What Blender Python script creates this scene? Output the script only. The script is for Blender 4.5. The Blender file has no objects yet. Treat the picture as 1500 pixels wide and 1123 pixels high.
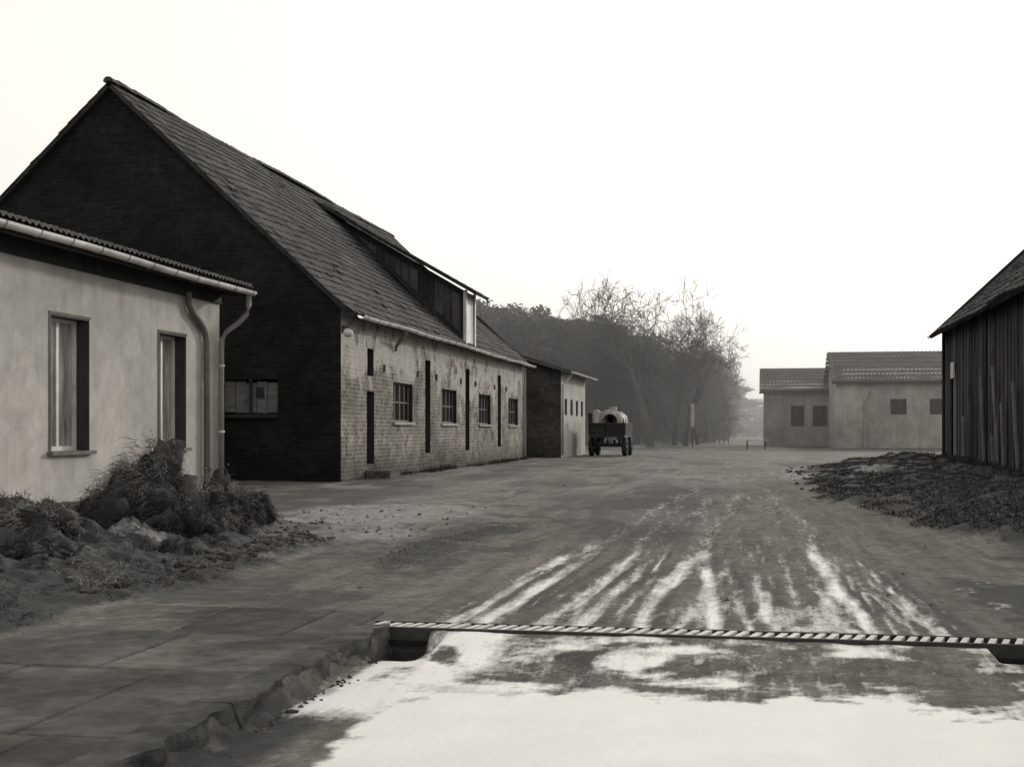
import bpy, bmesh, math, random
import numpy as np
from mathutils import Vector, Matrix, noise as mnoise
random.seed(7); rng=np.random.default_rng(7)
sc=bpy.context.scene
COL=sc.collection

# ---------------------------------------------------------------- helpers
def link(o,parent=None):
    COL.objects.link(o)
    if parent is not None:
        o.parent=parent
        o.matrix_parent_inverse=Matrix.Translation(-parent.location)
    return o
def empty(name,loc=(0,0,0)):
    e=bpy.data.objects.new(name,None); e.location=loc; e.empty_display_size=.3
    COL.objects.link(e); return e
def mesh(name,v,f,mat,parent=None,smooth=False,rnd=None):
    m=bpy.data.meshes.new(name); m.from_pydata(v,[],f)
    if smooth: m.polygons.foreach_set('use_smooth',[True]*len(m.polygons))
    if rnd is not None:
        a=m.attributes.new('rnd','FLOAT','FACE'); a.data.foreach_set('value',list(rnd))
    m.materials.append(mat); m.update()
    return link(bpy.data.objects.new(name,m),parent)
class MB:
    """accumulates boxes / polys in one mesh"""
    def __init__(s): s.v=[];s.f=[];s.r=[]
    def box(s,x0,x1,y0,y1,z0,z1,rot=0,c=None,tilt=None):
        b=len(s.v); P=[Vector((x,y,z)) for x in(x0,x1) for y in(y0,y1) for z in(z0,z1)]
        if rot or tilt:
            c=Vector(c) if c else Vector(((x0+x1)/2,(y0+y1)/2,(z0+z1)/2))
            R=Matrix.Rotation(rot,3,'Z')
            if tilt: R=R@Matrix.Rotation(tilt[0],3,'X')@Matrix.Rotation(tilt[1],3,'Y')
            P=[c+R@(p-c) for p in P]
        s.v+= [tuple(p) for p in P]
        for q in((0,1,3,2),(4,6,7,5),(0,4,5,1),(2,3,7,6),(0,2,6,4),(1,5,7,3)): s.f.append(tuple(b+i for i in q))
        s.r+=[random.random()]*6
    def poly(s,pts,r=None):
        b=len(s.v); s.v+=[tuple(p) for p in pts]; s.f.append(tuple(range(b,b+len(pts)))); s.r.append(random.random() if r is None else r)
    def tube(s,pts,rad,n=8,cap=True):
        pts=[Vector(p) for p in pts]; b=len(s.v); k=len(pts)
        rads=rad if isinstance(rad,(list,tuple)) else [rad]*k
        for i,p in enumerate(pts):
            d=(pts[min(i+1,k-1)]-pts[max(i-1,0)]).normalized()
            a=Vector((1,0,0)) if abs(d.z)>=.95 else d.cross(Vector((0,0,1))).normalized()
            e=d.cross(a).normalized()
            for j in range(n):
                t=2*math.pi*j/n; s.v.append(tuple(p+rads[i]*(math.cos(t)*a+math.sin(t)*e)))
        for i in range(k-1):
            for j in range(n):
                s.f.append((b+i*n+j,b+i*n+(j+1)%n,b+(i+1)*n+(j+1)%n,b+(i+1)*n+j)); s.r.append(.5)
        if cap:
            s.f.append(tuple(b+j for j in range(n))); s.r.append(.5)
            s.f.append(tuple(b+(k-1)*n+j for j in range(n))); s.r.append(.5)
    def obj(s,name,mat,parent=None,smooth=False): return mesh(name,s.v,s.f,mat,parent,smooth,s.r)

def wall(mb,P,U,N,L,H,ops,depth):
    P=Vector(P);U=Vector(U);N=Vector(N);Z=Vector((0,0,1))
    us=sorted({0,L}|{o[0] for o in ops}|{o[1] for o in ops}); zs=sorted({0,H}|{o[2] for o in ops}|{o[3] for o in ops})
    for a,b in zip(us,us[1:]):
        for c,d in zip(zs,zs[1:]):
            mu=(a+b)/2;mz=(c+d)/2
            if any(o[0]<mu<o[1] and o[2]<mz<o[3] for o in ops): continue
            mb.poly([P+U*a+Z*c,P+U*b+Z*c,P+U*b+Z*d,P+U*a+Z*d],.5)
    for a,b,c,d in ops:
        I=-N*depth
        for (u1,z1),(u2,z2) in (((a,c),(b,c)),((b,c),(b,d)),((b,d),(a,d)),((a,d),(a,c))):
            A=P+U*u1+Z*z1;B=P+U*u2+Z*z2; mb.poly([A,B,B+I,A+I],.5)
def obox(mb,P,U,N,u0,u1,n0,n1,z0,z1):
    P=Vector(P);U=Vector(U);N=Vector(N)
    A=P+U*u0+N*n0;B=P+U*u1+N*n1
    mb.box(min(A.x,B.x),max(A.x,B.x),min(A.y,B.y),max(A.y,B.y),P.z+z0,P.z+z1)
def window(par,P,U,N,o,depth,fm,gm,nx=2,nz=2,fw=.05):
    a,b,c,d=o; fr=MB(); n0=-depth+.002; n1=-depth+.05
    obox(fr,P,U,N,a+.002,a+fw,n0,n1,c+.002,d-.002); obox(fr,P,U,N,b-fw,b-.002,n0,n1,c+.002,d-.002)
    obox(fr,P,U,N,a+fw,b-fw,n0,n1,c+.002,c+fw); obox(fr,P,U,N,a+fw,b-fw,n0,n1,d-fw,d-.002)
    for i in range(1,nx):
        x=a+(b-a)*i/nx; obox(fr,P,U,N,x-fw*.45,x+fw*.45,n0,n1-.004,c+fw,d-fw)
    for i in range(1,nz):
        z=c+(d-c)*i/nz; obox(fr,P,U,N,a+fw,b-fw,n0,n1-.009,z-fw*.35,z+fw*.35)
    fr.obj('window_frame',fm,par)
    g=MB(); P=Vector(P);U=Vector(U);N=Vector(N);Z=Vector((0,0,1)); q=-N*(depth-.012)
    g.poly([P+U*a+Z*c+q,P+U*b+Z*c+q,P+U*b+Z*d+q,P+U*a+Z*d+q]); g.obj('window_glass',gm,par)

# ---------------------------------------------------------------- materials
def newmat(name,rough=.9,spec=.3):
    m=bpy.data.materials.new(name); m.use_nodes=True; nt=m.node_tree; b=nt.nodes['Principled BSDF']
    b.inputs['Roughness'].default_value=rough; b.inputs['Specular IOR Level'].default_value=spec
    return m,nt,b
def N(nt,t,**k):
    n=nt.nodes.new(t)
    for a,v in k.items(): setattr(n,a,v)
    return n
def g3(v): return (v,v*.985,v*.965,1)
def noise_n(nt,co,scale,detail=6,rough=.6,stretch=None):
    if stretch:
        mp=N(nt,'ShaderNodeMapping'); mp.inputs['Scale'].default_value=stretch; nt.links.new(co,mp.inputs[0]); co=mp.outputs[0]
    n=N(nt,'ShaderNodeTexNoise'); n.inputs['Scale'].default_value=scale; n.inputs['Detail'].default_value=detail; n.inputs['Roughness'].default_value=rough
    nt.links.new(co,n.inputs['Vector']); return n.outputs['Fac']
def ramp(nt,fac,stops):
    r=N(nt,'ShaderNodeValToRGB'); e=r.color_ramp.elements
    while len(e)<len(stops): e.new(.5)
    for i,(p,v) in enumerate(stops): e[i].position=p; e[i].color=g3(v) if not isinstance(v,tuple) else v
    nt.links.new(fac,r.inputs[0]); return r.outputs[0]
def mixc(nt,fac,a,b,mode='MIX'):
    m=N(nt,'ShaderNodeMix',data_type='RGBA',blend_type=mode)
    for s,x in((0,fac),(6,a),(7,b)):
        if hasattr(x,'is_linked') or hasattr(x,'links'): nt.links.new(x,m.inputs[s])
        else: m.inputs[s].default_value=x
    return m.outputs[2]
def bump(nt,b,h,strength,dist=.02):
    n=N(nt,'ShaderNodeBump'); n.inputs['Strength'].default_value=strength; n.inputs['Distance'].default_value=dist
    nt.links.new(h,n.inputs['Height']); nt.links.new(n.outputs[0],b.inputs['Normal'])
def math_n(nt,op,a,b=None,clamp=False):
    m=N(nt,'ShaderNodeMath',operation=op); m.use_clamp=clamp
    for i,x in enumerate((a,b)):
        if x is None: continue
        if isinstance(x,(int,float)): m.inputs[i].default_value=x
        else: nt.links.new(x,m.inputs[i])
    return m.outputs[0]
def co_n(nt): return N(nt,'ShaderNodeTexCoord').outputs['Object']
def attr(nt,name): 
    a=N(nt,'ShaderNodeAttribute'); a.attribute_name=name; return a.outputs['Fac']
def simple(name,lo,hi,scale=4,rough=.9,bmp=.3,stretch=None,spec=.3,use_rnd=0,metal=0,big=.6,bigc=(.68,1.15),streak=0):
    m,nt,b=newmat(name,rough,spec); co=co_n(nt)
    f=noise_n(nt,co,scale,8,.65,stretch); c=ramp(nt,f,[(.3,lo),(.7,hi)])
    f2=noise_n(nt,co,big,5,.65); st=ramp(nt,f2,[(.35,bigc[0]),(.65,bigc[1])])
    c=mixc(nt,1.0,c,st,'MULTIPLY')
    if streak:
        s3=ramp(nt,noise_n(nt,co,3,6,.7,(1,1,.12)),[(.35,1-streak),(.6,1.0)]); c=mixc(nt,1.0,c,s3,'MULTIPLY')
    if use_rnd:
        r=ramp(nt,attr(nt,'rnd'),[(0,1-use_rnd),(1,1+use_rnd)]); c=mixc(nt,1.0,c,r,'MULTIPLY')
    nt.links.new(c,b.inputs['Base Color']); b.inputs['Metallic'].default_value=metal
    if bmp: bump(nt,b,noise_n(nt,co,scale*6,6,.7,stretch),bmp)
    return m
def brick_mat(name,axis,c1,c2,mortar,patch=0,patchcol=.4,base_dark=.6,rowh=.085):
    m,nt,b=newmat(name,.95,.15); co=co_n(nt)
    s=N(nt,'ShaderNodeSeparateXYZ'); nt.links.new(co,s.inputs[0]); cb=N(nt,'ShaderNodeCombineXYZ')
    nt.links.new(s.outputs[axis],cb.inputs[0]); nt.links.new(s.outputs[2],cb.inputs[1])
    nn=N(nt,'ShaderNodeTexNoise'); nn.inputs['Scale'].default_value=2.5; nt.links.new(co,nn.inputs['Vector'])
    va=N(nt,'ShaderNodeVectorMath',operation='SCALE'); va.inputs['Scale'].default_value=.04; nt.links.new(nn.outputs['Color'],va.inputs[0])
    vb=N(nt,'ShaderNodeVectorMath',operation='ADD'); nt.links.new(cb.outputs[0],vb.inputs[0]); nt.links.new(va.outputs[0],vb.inputs[1])
    br=N(nt,'ShaderNodeTexBrick'); br.inputs['Scale'].default_value=1; br.inputs['Brick Width'].default_value=.27; br.inputs['Row Height'].default_value=rowh
    br.inputs['Mortar Size'].default_value=.014; br.inputs['Mortar Smooth'].default_value=.3; br.inputs['Bias'].default_value=-.1
    br.inputs['Color1'].default_value=g3(c1); br.inputs['Color2'].default_value=g3(c2); br.inputs['Mortar'].default_value=g3(mortar)
    nt.links.new(vb.outputs[0],br.inputs['Vector'])
    c=br.outputs['Color']
    st=ramp(nt,noise_n(nt,co,.9,6,.65),[(.3,.5),(.5,.95),(.72,1.4)]); c=mixc(nt,1.0,c,st,'MULTIPLY')
    fine=ramp(nt,noise_n(nt,co,6,7,.75),[(.3,.5),(.7,1.45)]); c=mixc(nt,1.0,c,fine,'MULTIPLY')
    if patch:
        zz=math_n(nt,'MULTIPLY',math_n(nt,'SUBTRACT',s.outputs[2],2.2),.12)
        pn=math_n(nt,'ADD',noise_n(nt,co,.8,7,.62),zz)
        pf=ramp(nt,pn,[(1-patch-.02,(0,0,0,1)),(1-patch+.03,(.85,.85,.85,1))])
        pc=ramp(nt,noise_n(nt,co,5,6,.7),[(.3,patchcol*.7),(.7,patchcol*1.15)])
        c=mixc(nt,pf,c,pc)
        df=ramp(nt,noise_n(nt,co,1.7,7,.7),[(.54,1.0),(.66,.35)]); c=mixc(nt,1.0,c,df,'MULTIPLY')
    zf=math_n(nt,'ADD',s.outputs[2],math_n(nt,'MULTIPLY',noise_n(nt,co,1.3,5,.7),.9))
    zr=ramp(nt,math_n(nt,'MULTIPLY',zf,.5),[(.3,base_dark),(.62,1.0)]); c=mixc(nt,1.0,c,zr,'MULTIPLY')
    nt.links.new(c,b.inputs['Base Color'])
    h=math_n(nt,'ADD',br.outputs['Fac'],math_n(nt,'MULTIPLY',noise_n(nt,co,25,5,.7),-.5))
    h=math_n(nt,'MULTIPLY',h,-1.0); bump(nt,b,h,.6,.015)
    return m
M={}
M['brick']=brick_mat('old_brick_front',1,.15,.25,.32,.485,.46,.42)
M['brickdark']=brick_mat('shade_painted_gable_brick',0,.010,.018,.017,0,.1,.8)  # unlit gable: its shade is painted into the near-black brick colour
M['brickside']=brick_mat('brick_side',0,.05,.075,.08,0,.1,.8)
M['tile']=simple('roof_tile',.036,.074,9,.9,.5,use_rnd=.3,big=.45,bigc=(.55,1.25))
M['tile_far']=simple('roof_tile_far',.05,.085,2,.95,.3,use_rnd=.12)
M['asbestos']=simple('corrugated_sheet',.05,.10,5,.9,.4)
M['plaster']=simple('pale_plaster',.38,.52,3.5,.92,.35,big=.5,bigc=(.78,1.08),streak=.14)
M['plaster_far']=simple('grey_plaster_far',.18,.29,2.0,.95,.2,big=.3,streak=.25)
M['plaster_far2']=simple('grey_plaster_far2',.25,.38,2.0,.95,.2,big=.3,streak=.25)
M['white']=simple('white_paint',.5,.68,6,.5,.1)
M['zinc']=simple('zinc_gutter',.42,.68,3,.5,.1,spec=.5)
M['zincdk']=simple('zinc_pipe',.16,.30,3,.55,.1,spec=.5)
M['tubedark']=simple('dark_tube',.12,.20,3,.8,.1)  # dark tone of the curved tube on the house wall
M['glass'],_nt,_b=newmat('window_glass_dark',.12,.15); _b.inputs['Base Color'].default_value=g3(.012)
M['curtain']=simple('curtained_glass',.10,.5,1.3,.12,0,stretch=(1,6,.8),spec=.6)
M['black']=simple('dark_interior',.006,.012,3,1,0)
M['darkwood']=simple('dark_wood_and_shade',.015,.04,3,.9,.5,stretch=(3,3,.4))
M['jamb_shade']=simple('painted_jamb_shade',.03,.06,5,.8,.3,stretch=(3,3,.4))  # dark colour that paints shade into the window reveals
M['boards']=simple('weathered_boards',.020,.085,4,.95,.7,stretch=(4,4,.35),use_rnd=.65)
M['paleboard']=simple('pale_boards',.25,.4,4,.9,.4,stretch=(4,4,.35),use_rnd=.15)
M['sillwood']=simple('grey_boards',.10,.2,4,.9,.4,stretch=(1,1,4))
M['concrete']=simple('concrete',.10,.17,5,.95,.5,big=.9)
M['slab']=simple('paving_slab',.07,.16,9,.95,.9,use_rnd=.28,big=1.6,bigc=(.45,1.3))
M['kerb']=simple('kerb_stone',.05,.16,9,.95,.9,big=2.5,bigc=(.5,1.2))
M['stone']=simple('rubble',.04,.15,9,.95,.8,big=3,bigc=(.5,1.2),use_rnd=.4)
M['bark']=simple('bark_far',.045,.07,2,1,.0)
M['pine']=simple('evergreen',.03,.065,1.2,1,0,use_rnd=.4)
M['brush']=simple('leafless_brush',.05,.09,1.2,1,0,use_rnd=.3)
M['hay']=simple('dry_grass_blades',.06,.28,5,1,0,use_rnd=.7,big=3.5,bigc=(.3,1.4))
M['haydark']=simple('dead_grass_dark',.015,.06,6,1,0,use_rnd=.7,big=3,bigc=(.4,1.3))
M['rubber']=simple('rubber',.015,.03,8,.8,.3)
M['ironbar']=simple('worn_iron',.45,.68,20,.5,.2,spec=.6)
M['irondk']=simple('dark_iron',.02,.05,20,.7,.2)
M['tank']=simple('tank_paint',.26,.46,4,.6,.2,spec=.4,streak=.4)

# ---------------------------------------------------------------- value noise (numpy)
def vnoise(x,y,seed=0):
    xi=np.floor(x).astype(np.int64); yi=np.floor(y).astype(np.int64); fx=x-xi; fy=y-yi
    fx=fx*fx*(3-2*fx); fy=fy*fy*(3-2*fy)
    def h(a,b):
        n=(a*374761393+b*668265263+seed*1442695041)&0xffffffff; n=((n^(n>>13))*1274126177)&0xffffffff; n=n^(n>>16); return (n&0xffff)/65535.
    return (h(xi,yi)*(1-fx)+h(xi+1,yi)*fx)*(1-fy)+(h(xi,yi+1)*(1-fx)+h(xi+1,yi+1)*fx)*fy
def fbm(x,y,o=5,seed=0):
    s=0;a=.5;t=0
    for i in range(o): s=s+a*vnoise(x,y,seed+i); t+=a; a*=.55; x,y=(x*1.6+y*1.2)+3.1,(y*1.6-x*1.2)+1.7
    return s/t
def sm(a,b,x):
    t=np.clip((x-a)/(b-a),0,1); return t*t*(3-2*t)

# ---------------------------------------------------------------- ground
def axis(lo,hi,step,far,g=1.18):
    c=list(np.arange(lo,hi+1e-6,step)); s=step; x=c[-1]
    up=[]
    while x<far: s*=g; x+=s; up.append(x)
    s=step; x=c[0]; dn=[]
    while x>-far: s*=g; x-=s; dn.append(x)
    return np.array(dn[::-1]+c+up)
xs=axis(-7.0,5.0,.033,600,1.15); ys=axis(2.6,16.5,.034,700,1.04)
ys=ys[ys>-60]
XX,YY=np.meshgrid(xs,ys); X=XX.ravel();Y=YY.ravel()
near=sm(60,25,np.hypot(X,Y))
gz=(fbm(X*.5,Y*.5,4,1)-.5)*.06*near+(fbm(X*4,Y*4,4,2)-.5)*.022*near
low=sm(-1.86,-1.80,X)*sm(3.6,3.4,X)*np.where(X<-1.5,sm(6.36,6.28,Y),sm(6.42,5.5,Y))
gz-=low*.09
trench=sm(-1.95,-1.9,X)*sm(3.6,3.5,X)*sm(6.38,6.42,Y)*sm(6.64,6.60,Y)
gz-=trench*.28
pit=sm(-1.84,-1.79,X)*sm(-1.58,-1.66,X)*sm(6.0,6.1,Y)*sm(6.42,6.38,Y)+sm(1.10,1.17,X)*sm(1.7,1.6,X)*sm(6.1,6.2,Y)*sm(6.42,6.38,Y)
gz-=pit*.22
bedw=(fbm(X*0,Y*1.6,4,4)-.5)*.5
bed=sm(-3.45,-3.75,X+bedw)*sm(14.6,12.4,Y+(fbm(X*1,Y*0,3,3)-.5)*2+sm(-5.5,-4.2,X)*2.2)
heap=bed*sm(-4.1,-5.0,X)*sm(-8.6,-7,X)*sm(14.2,12.0,Y)
b1=fbm(X*1.6,Y*1.6,5,5); b2=fbm(X*5,Y*5,5,6)
gz+=bed*(.02+np.maximum(b2-.4,0)*.12)+heap*(.06+np.maximum(b1-.38,0)*.42+(b2-.5)*.22)
ng=fbm(X*.9,Y*.9,5,8)
rgrass=sm(.9,1.9,X+(ng-.5)*1.8+sm(20,14,Y)*-.5)*sm(12.2,13.8,Y+(ng-.5)*2.5)*sm(44,33,Y)
rm=rgrass*sm(1.4,3.6,X)
gz+=rgrass*(.06+(fbm(X*2,Y*2,5,9)-.4)*.22)+rm*(.12+np.maximum(fbm(X*.8,Y*.8,5,10)-.35,0)*.6)
verge=sm(.38,.10,np.abs(X+2.7+(fbm(X,Y,3,11)-.5)*.8))*sm(8.6,10,Y)*sm(14.6,13,Y)*sm(.28,.5,fbm(X*2,Y*2,4,12)+.15)
gz+=verge*.02
sandp=sm(-6.2,-5.2,X)*sm(-2.8,-3.4,X)*sm(10.8,12,Y)*sm(18,16.5,Y)*sm(.3,.55,fbm(X*1.3,Y*1.0,5,14))
sandp=np.maximum(sandp,sm(.4,1.0,X)*sm(4.5,2.8,X)*sm(22,26,Y)*sm(40,32,Y)*sm(.38,.6,fbm(X*2,Y*.8,5,15))*.9)
sandp=np.maximum(sandp,.75*sm(-8.2,-7.9,X)*sm(-5.4,-7.2,X)*sm(20,22,Y)*sm(.4,.65,fbm(X*1.5,Y*.7,4,16)))
sandp=np.maximum(sandp,.5*sm(.48,.68,fbm(X*.8,Y*.25,5,18))*sm(11,15,Y)*sm(3.5,1.5,X)*sm(-6.5,-5,X))
sandp=np.maximum(sandp,bed*.8*sm(.54,.70,fbm(X*3,Y*3,5,19))*sm(7.5,9.5,Y))
gz+=sandp*(fbm(X*5,Y*5,3,17)-.4)*.07
wet_glare=np.zeros_like(X); rutd=np.zeros_like(X)  # pale mask that paints the sky's reflection on wet tracks and sheet
tracks=[(-1.66,.03,.5,.07),(-1.55,.07,.8,.05),(-1.42,.06,.95,.035),(-1.30,.02,.5,.06),(-1.08,.05,.75,.02),(-.97,.03,.6,.03),(-.84,.06,.85,.02),(-.72,.025,.6,.0),(-.58,.06,.95,.03),(-.42,.05,.6,.08),(-.33,.02,.6,.09),(-.10,.05,.95,-.06),(.0,.025,.6,-.05),(.12,.05,.8,-.045),(.20,.02,.6,-.03),(.34,.03,.6,-.03),(.44,.045,.8,-.03),(.60,.06,.95,-.02),(.70,.02,.6,-.04),(.80,.03,.6,-.04),(.90,.045,.8,-.05),(.99,.018,.6,-.05),(1.08,.018,.5,-.03)]
for i,(x0,w,a,sl) in enumerate(tracks):
    c=x0+sl*(Y-6.7)*.9+(fbm(Y*.22+i*7,Y*0+i,2,20+i)-.5)*.22+(fbm(Y*3+i*7,Y*0+i,3,20+i)-.5)*.03
    L=8.6+3.6*((i*37)%10)/10
    d=np.abs(X-c)/(w*(1+.05*(Y-6.7))*(.55+.9*fbm(Y*1.1+i,X*0,4,80+i)))
    st=fbm(X*20,Y*1.2,5,40+i)
    s=a*np.exp(-d**2.5)*sm(L+2.6,L-2.0,Y)*sm(6.58,6.7,Y)*(.15+1.55*st)
    wet_glare=np.maximum(wet_glare,s)
    far=.40*a*np.exp(-d*d*.35)*sm(8,10,Y)*sm(42,14,Y)*(.2+1.35*fbm(X*5,Y*.5,4,60+i)); wet_glare=np.maximum(wet_glare,far)
    gz-=.014*np.exp(-d*d)*sm(16,10,Y)*sm(6.6,6.8,Y)
    rutd=np.maximum(rutd,np.exp(-(np.abs(X-c-w-.03)/.045)**2)*sm(22,9,Y)*sm(6.6,6.8,Y))
# faint wheel marks over the whole width, curving away to the left yard too
for i,(x0,sl) in enumerate([(-2.3,-.01),(-2.0,.0),(1.45,.015),(1.75,.02),(-3.2,-.05),(-3.0,-.05),(1.25,-.01)]):
    c=x0+sl*(Y-7)+(fbm(Y*.2+i*5,Y*0,2,90+i)-.5)*.6; q=np.exp(-((X-c)/.07)**2)*sm(9,11,Y)*sm(40,20,Y)
    rutd=np.maximum(rutd,q); gz-=.012*q
gen=sm(.44,.72,fbm(X*4,Y*1.1,6,33))*sm(-1.75,-1.3,X)*sm(1.3,.9,X)*sm(6.60,6.75,Y)*sm(9.2,6.8,Y)*.66
wet_glare=np.maximum(wet_glare,gen)
edge=5.36+(fbm(X*1.4,X*0+3,5,50)-.5)*.5-.35*sm(.3,1.3,X)
ledge=-1.42+(fbm(Y*3,Y*0+9,4,51)-.5)*.22
s1=sm(.16,-.10,Y-edge+(fbm(X*8,Y*8,5,53)-.5)*.5)*sm(-.06,.08,X-ledge+(fbm(X*9,Y*9,4,54)-.5)*.16)
wet_glare=np.maximum(wet_glare,s1*1.6)
inb=sm(-1.84,-1.7,X)*sm(6.42,6.34,Y)*sm(4.5,5.0,Y)
mot=.28+.75*sm(.38,.66,fbm(X*3.5,Y*6,6,55))-.25*sm(.45,.6,fbm(X*1.3,Y*2,4,58))
mot=np.maximum(mot,(.30+.8*sm(.34,.55,fbm(X*5,Y*5,5,56)))*sm(-1.0,-1.3,X))
wet_glare=np.maximum(wet_glare,mot*inb)
pr=np.hypot((X-1.85)/.55,(Y-8.3)/.75)+(fbm(X*2.5,Y*2.5,5,57)-.5)*1.2
wet_glare=np.maximum(wet_glare,.45*np.exp(-((pr-1.02)/.10)**2)*sm(.35,.6,fbm(X*6,Y*6,5,59)))
wet_glare*=(1-np.clip(trench+pit,0,1))
dark=np.clip(bed+verge*.85+rgrass*1.05+trench*1.2+pit*1.2,0,1.2)
dark=np.maximum(dark,sm(1.05,.75,pr)*.9)
dark=np.maximum(dark,sm(-1.86,-1.8,X)*sm(-1.50,-1.66,X)*sm(5.5,5.0,Y)*.9*sm(.25,.5,fbm(X*6,Y*6,3,60)+.1))
dark=np.maximum(dark,.8*sm(.42,.60,fbm(X*2.2,Y*2.2,5,61))*sm(1.1,1.4,X)*sm(6.8,7.4,Y)*sm(10.5,8.8,Y))
dark=np.maximum(dark,.7*sm(.38,.58,fbm(X*1.2,Y*1.0,5,62))*sm(.9,1.5,X)*sm(9,10,Y)*sm(14,12.5,Y))
dark=np.maximum(dark,.75*sm(.3,.08,np.abs(Y-17.3+(fbm(X*.7,X*0,3,63)-.5)*.8))*sm(-6,-5,X)*sm(-2.2,-3.2,X))  # shadow line across the yard, painted in as dark ground
dark=np.maximum(dark,.8*sm(60,75,Y+0*X)*sm(2.2,4,np.abs(X+1.0)))
dark=np.maximum(dark,.6*sm(.44,.66,fbm(X*.9,Y*.2,5,64))*sm(9,13,Y)*sm(70,40,Y))
dark=np.maximum(dark,.55*rutd*sm(.35,.6,fbm(X*4,Y*1.2,4,65)))
dark=np.maximum(dark,.5*sm(.45,.62,fbm(X*2.6+9,Y*5,6,66))*inb)
dark=np.maximum(dark,.6*sm(.47,.64,fbm(X*1.6,Y*1.2,6,67))*sm(-1.7,-2.0,X)*sm(5.5,7,Y))
tr=np.clip(trench+pit,0,1)
gz+=7.0*sm(-15,-45,X)*sm(100,140,Y)*sm(420,300,Y)
nx=len(xs);ny=len(ys)
idx=np.arange(nx*ny).reshape(ny,nx)
F=np.stack([idx[:-1,:-1],idx[:-1,1:],idx[1:,1:],idx[1:,:-1]],-1).reshape(-1,4)
m=bpy.data.meshes.new('ground'); m.vertices.add(len(X)); m.vertices.foreach_set('co',np.stack([X,Y,gz],1).ravel())
m.loops.add(F.size); m.loops.foreach_set('vertex_index',F.ravel()); m.polygons.add(len(F)); m.polygons.foreach_set('loop_start',np.arange(0,F.size,4)); m.polygons.foreach_set('loop_total',np.full(len(F),4))
m.update(); m.validate(); m.polygons.foreach_set('use_smooth',[True]*len(F))
for nme,arr in(('wet_glare',wet_glare),('dark',dark),('sand',sandp),('hole',tr)):
    a=m.attributes.new(nme,'FLOAT','POINT'); a.data.foreach_set('value',arr.astype(np.float32))
gm,nt,b=newmat('ground_mix',.85,.35); co=co_n(nt)
asph=ramp(nt,noise_n(nt,co,7,9,.75),[(.3,.055),(.55,.118),(.75,.20)])
asph=mixc(nt,1.0,asph,ramp(nt,noise_n(nt,co,.55,7,.65,(1,.45,1)),[(.3,.6),(.7,1.4)]),'MULTIPLY')
asph=mixc(nt,1.0,asph,ramp(nt,noise_n(nt,co,5,7,.7,(1,.09,1)),[(.32,.55),(.68,1.45)]),'MULTIPLY')
asph=mixc(nt,1.0,asph,ramp(nt,noise_n(nt,co,20,7,.8),[(.35,.6),(.65,1.4)]),'MULTIPLY')
grit=ramp(nt,noise_n(nt,co,70,5,.85),[(.3,.6),(.7,1.4)]); asph=mixc(nt,1.0,asph,grit,'MULTIPLY')
soil=ramp(nt,noise_n(nt,co,9,9,.8),[(.35,.012),(.6,.042),(.75,.12)])
sand=ramp(nt,noise_n(nt,co,6,9,.8),[(.3,.10),(.6,.25),(.75,.42)])
fn=noise_n(nt,co,26,8,.8); fn2=noise_n(nt,co,6,8,.7); fn3=noise_n(nt,co,16,7,.75,(1,.10,1))
def nsum(w1,w2,w3): 
    s=math_n(nt,'ADD',math_n(nt,'MULTIPLY',fn,w1),math_n(nt,'MULTIPLY',fn2,w2)); s=math_n(nt,'ADD',s,math_n(nt,'MULTIPLY',fn3,w3)); return math_n(nt,'SUBTRACT',s,(w1+w2+w3)/2)
nz=nsum(.7,.6,0); nzs=nsum(.7,.3,.7)
def fac(a,k,off,g,z=None): return math_n(nt,'MULTIPLY',math_n(nt,'SUBTRACT',math_n(nt,'ADD',attr(nt,a),math_n(nt,'MULTIPLY',z or nz,k)),off),g,True)
df=fac('dark',1.3,.22,2.0)
c=mixc(nt,df,asph,soil)
c=mixc(nt,fac('sand',1.5,.3,1.6),c,sand)
glare_c=ramp(nt,noise_n(nt,co,3,6,.6),[(.3,(.88,.87,.85,1)),(.7,(.96,.95,.93,1))])  # near-white colour for the painted sky reflection
sf=fac('wet_glare',1.8,.30,1.4,nzs)
c=mixc(nt,sf,c,glare_c); c=mixc(nt,attr(nt,'hole'),c,g3(.008))
nt.links.new(c,b.inputs['Base Color'])
rr=N(nt,'ShaderNodeMapRange'); nt.links.new(sf,rr.inputs[0]); rr.inputs[3].default_value=.75; rr.inputs[4].default_value=.35; nt.links.new(rr.outputs[0],b.inputs['Roughness'])
bump(nt,b,math_n(nt,'ADD',noise_n(nt,co,35,6,.75),math_n(nt,'MULTIPLY',noise_n(nt,co,8,5,.7),1.5)),.6,.025)
m.materials.append(gm); link(bpy.data.objects.new('ground',m))
def gheight(x,y):
    i=np.clip(np.searchsorted(xs,x),0,nx-1); j=np.clip(np.searchsorted(ys,y),0,ny-1); return gz[j*nx+i]
def gh(x,y): return float(gheight(np.array([x]),np.array([y]))[0])

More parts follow.
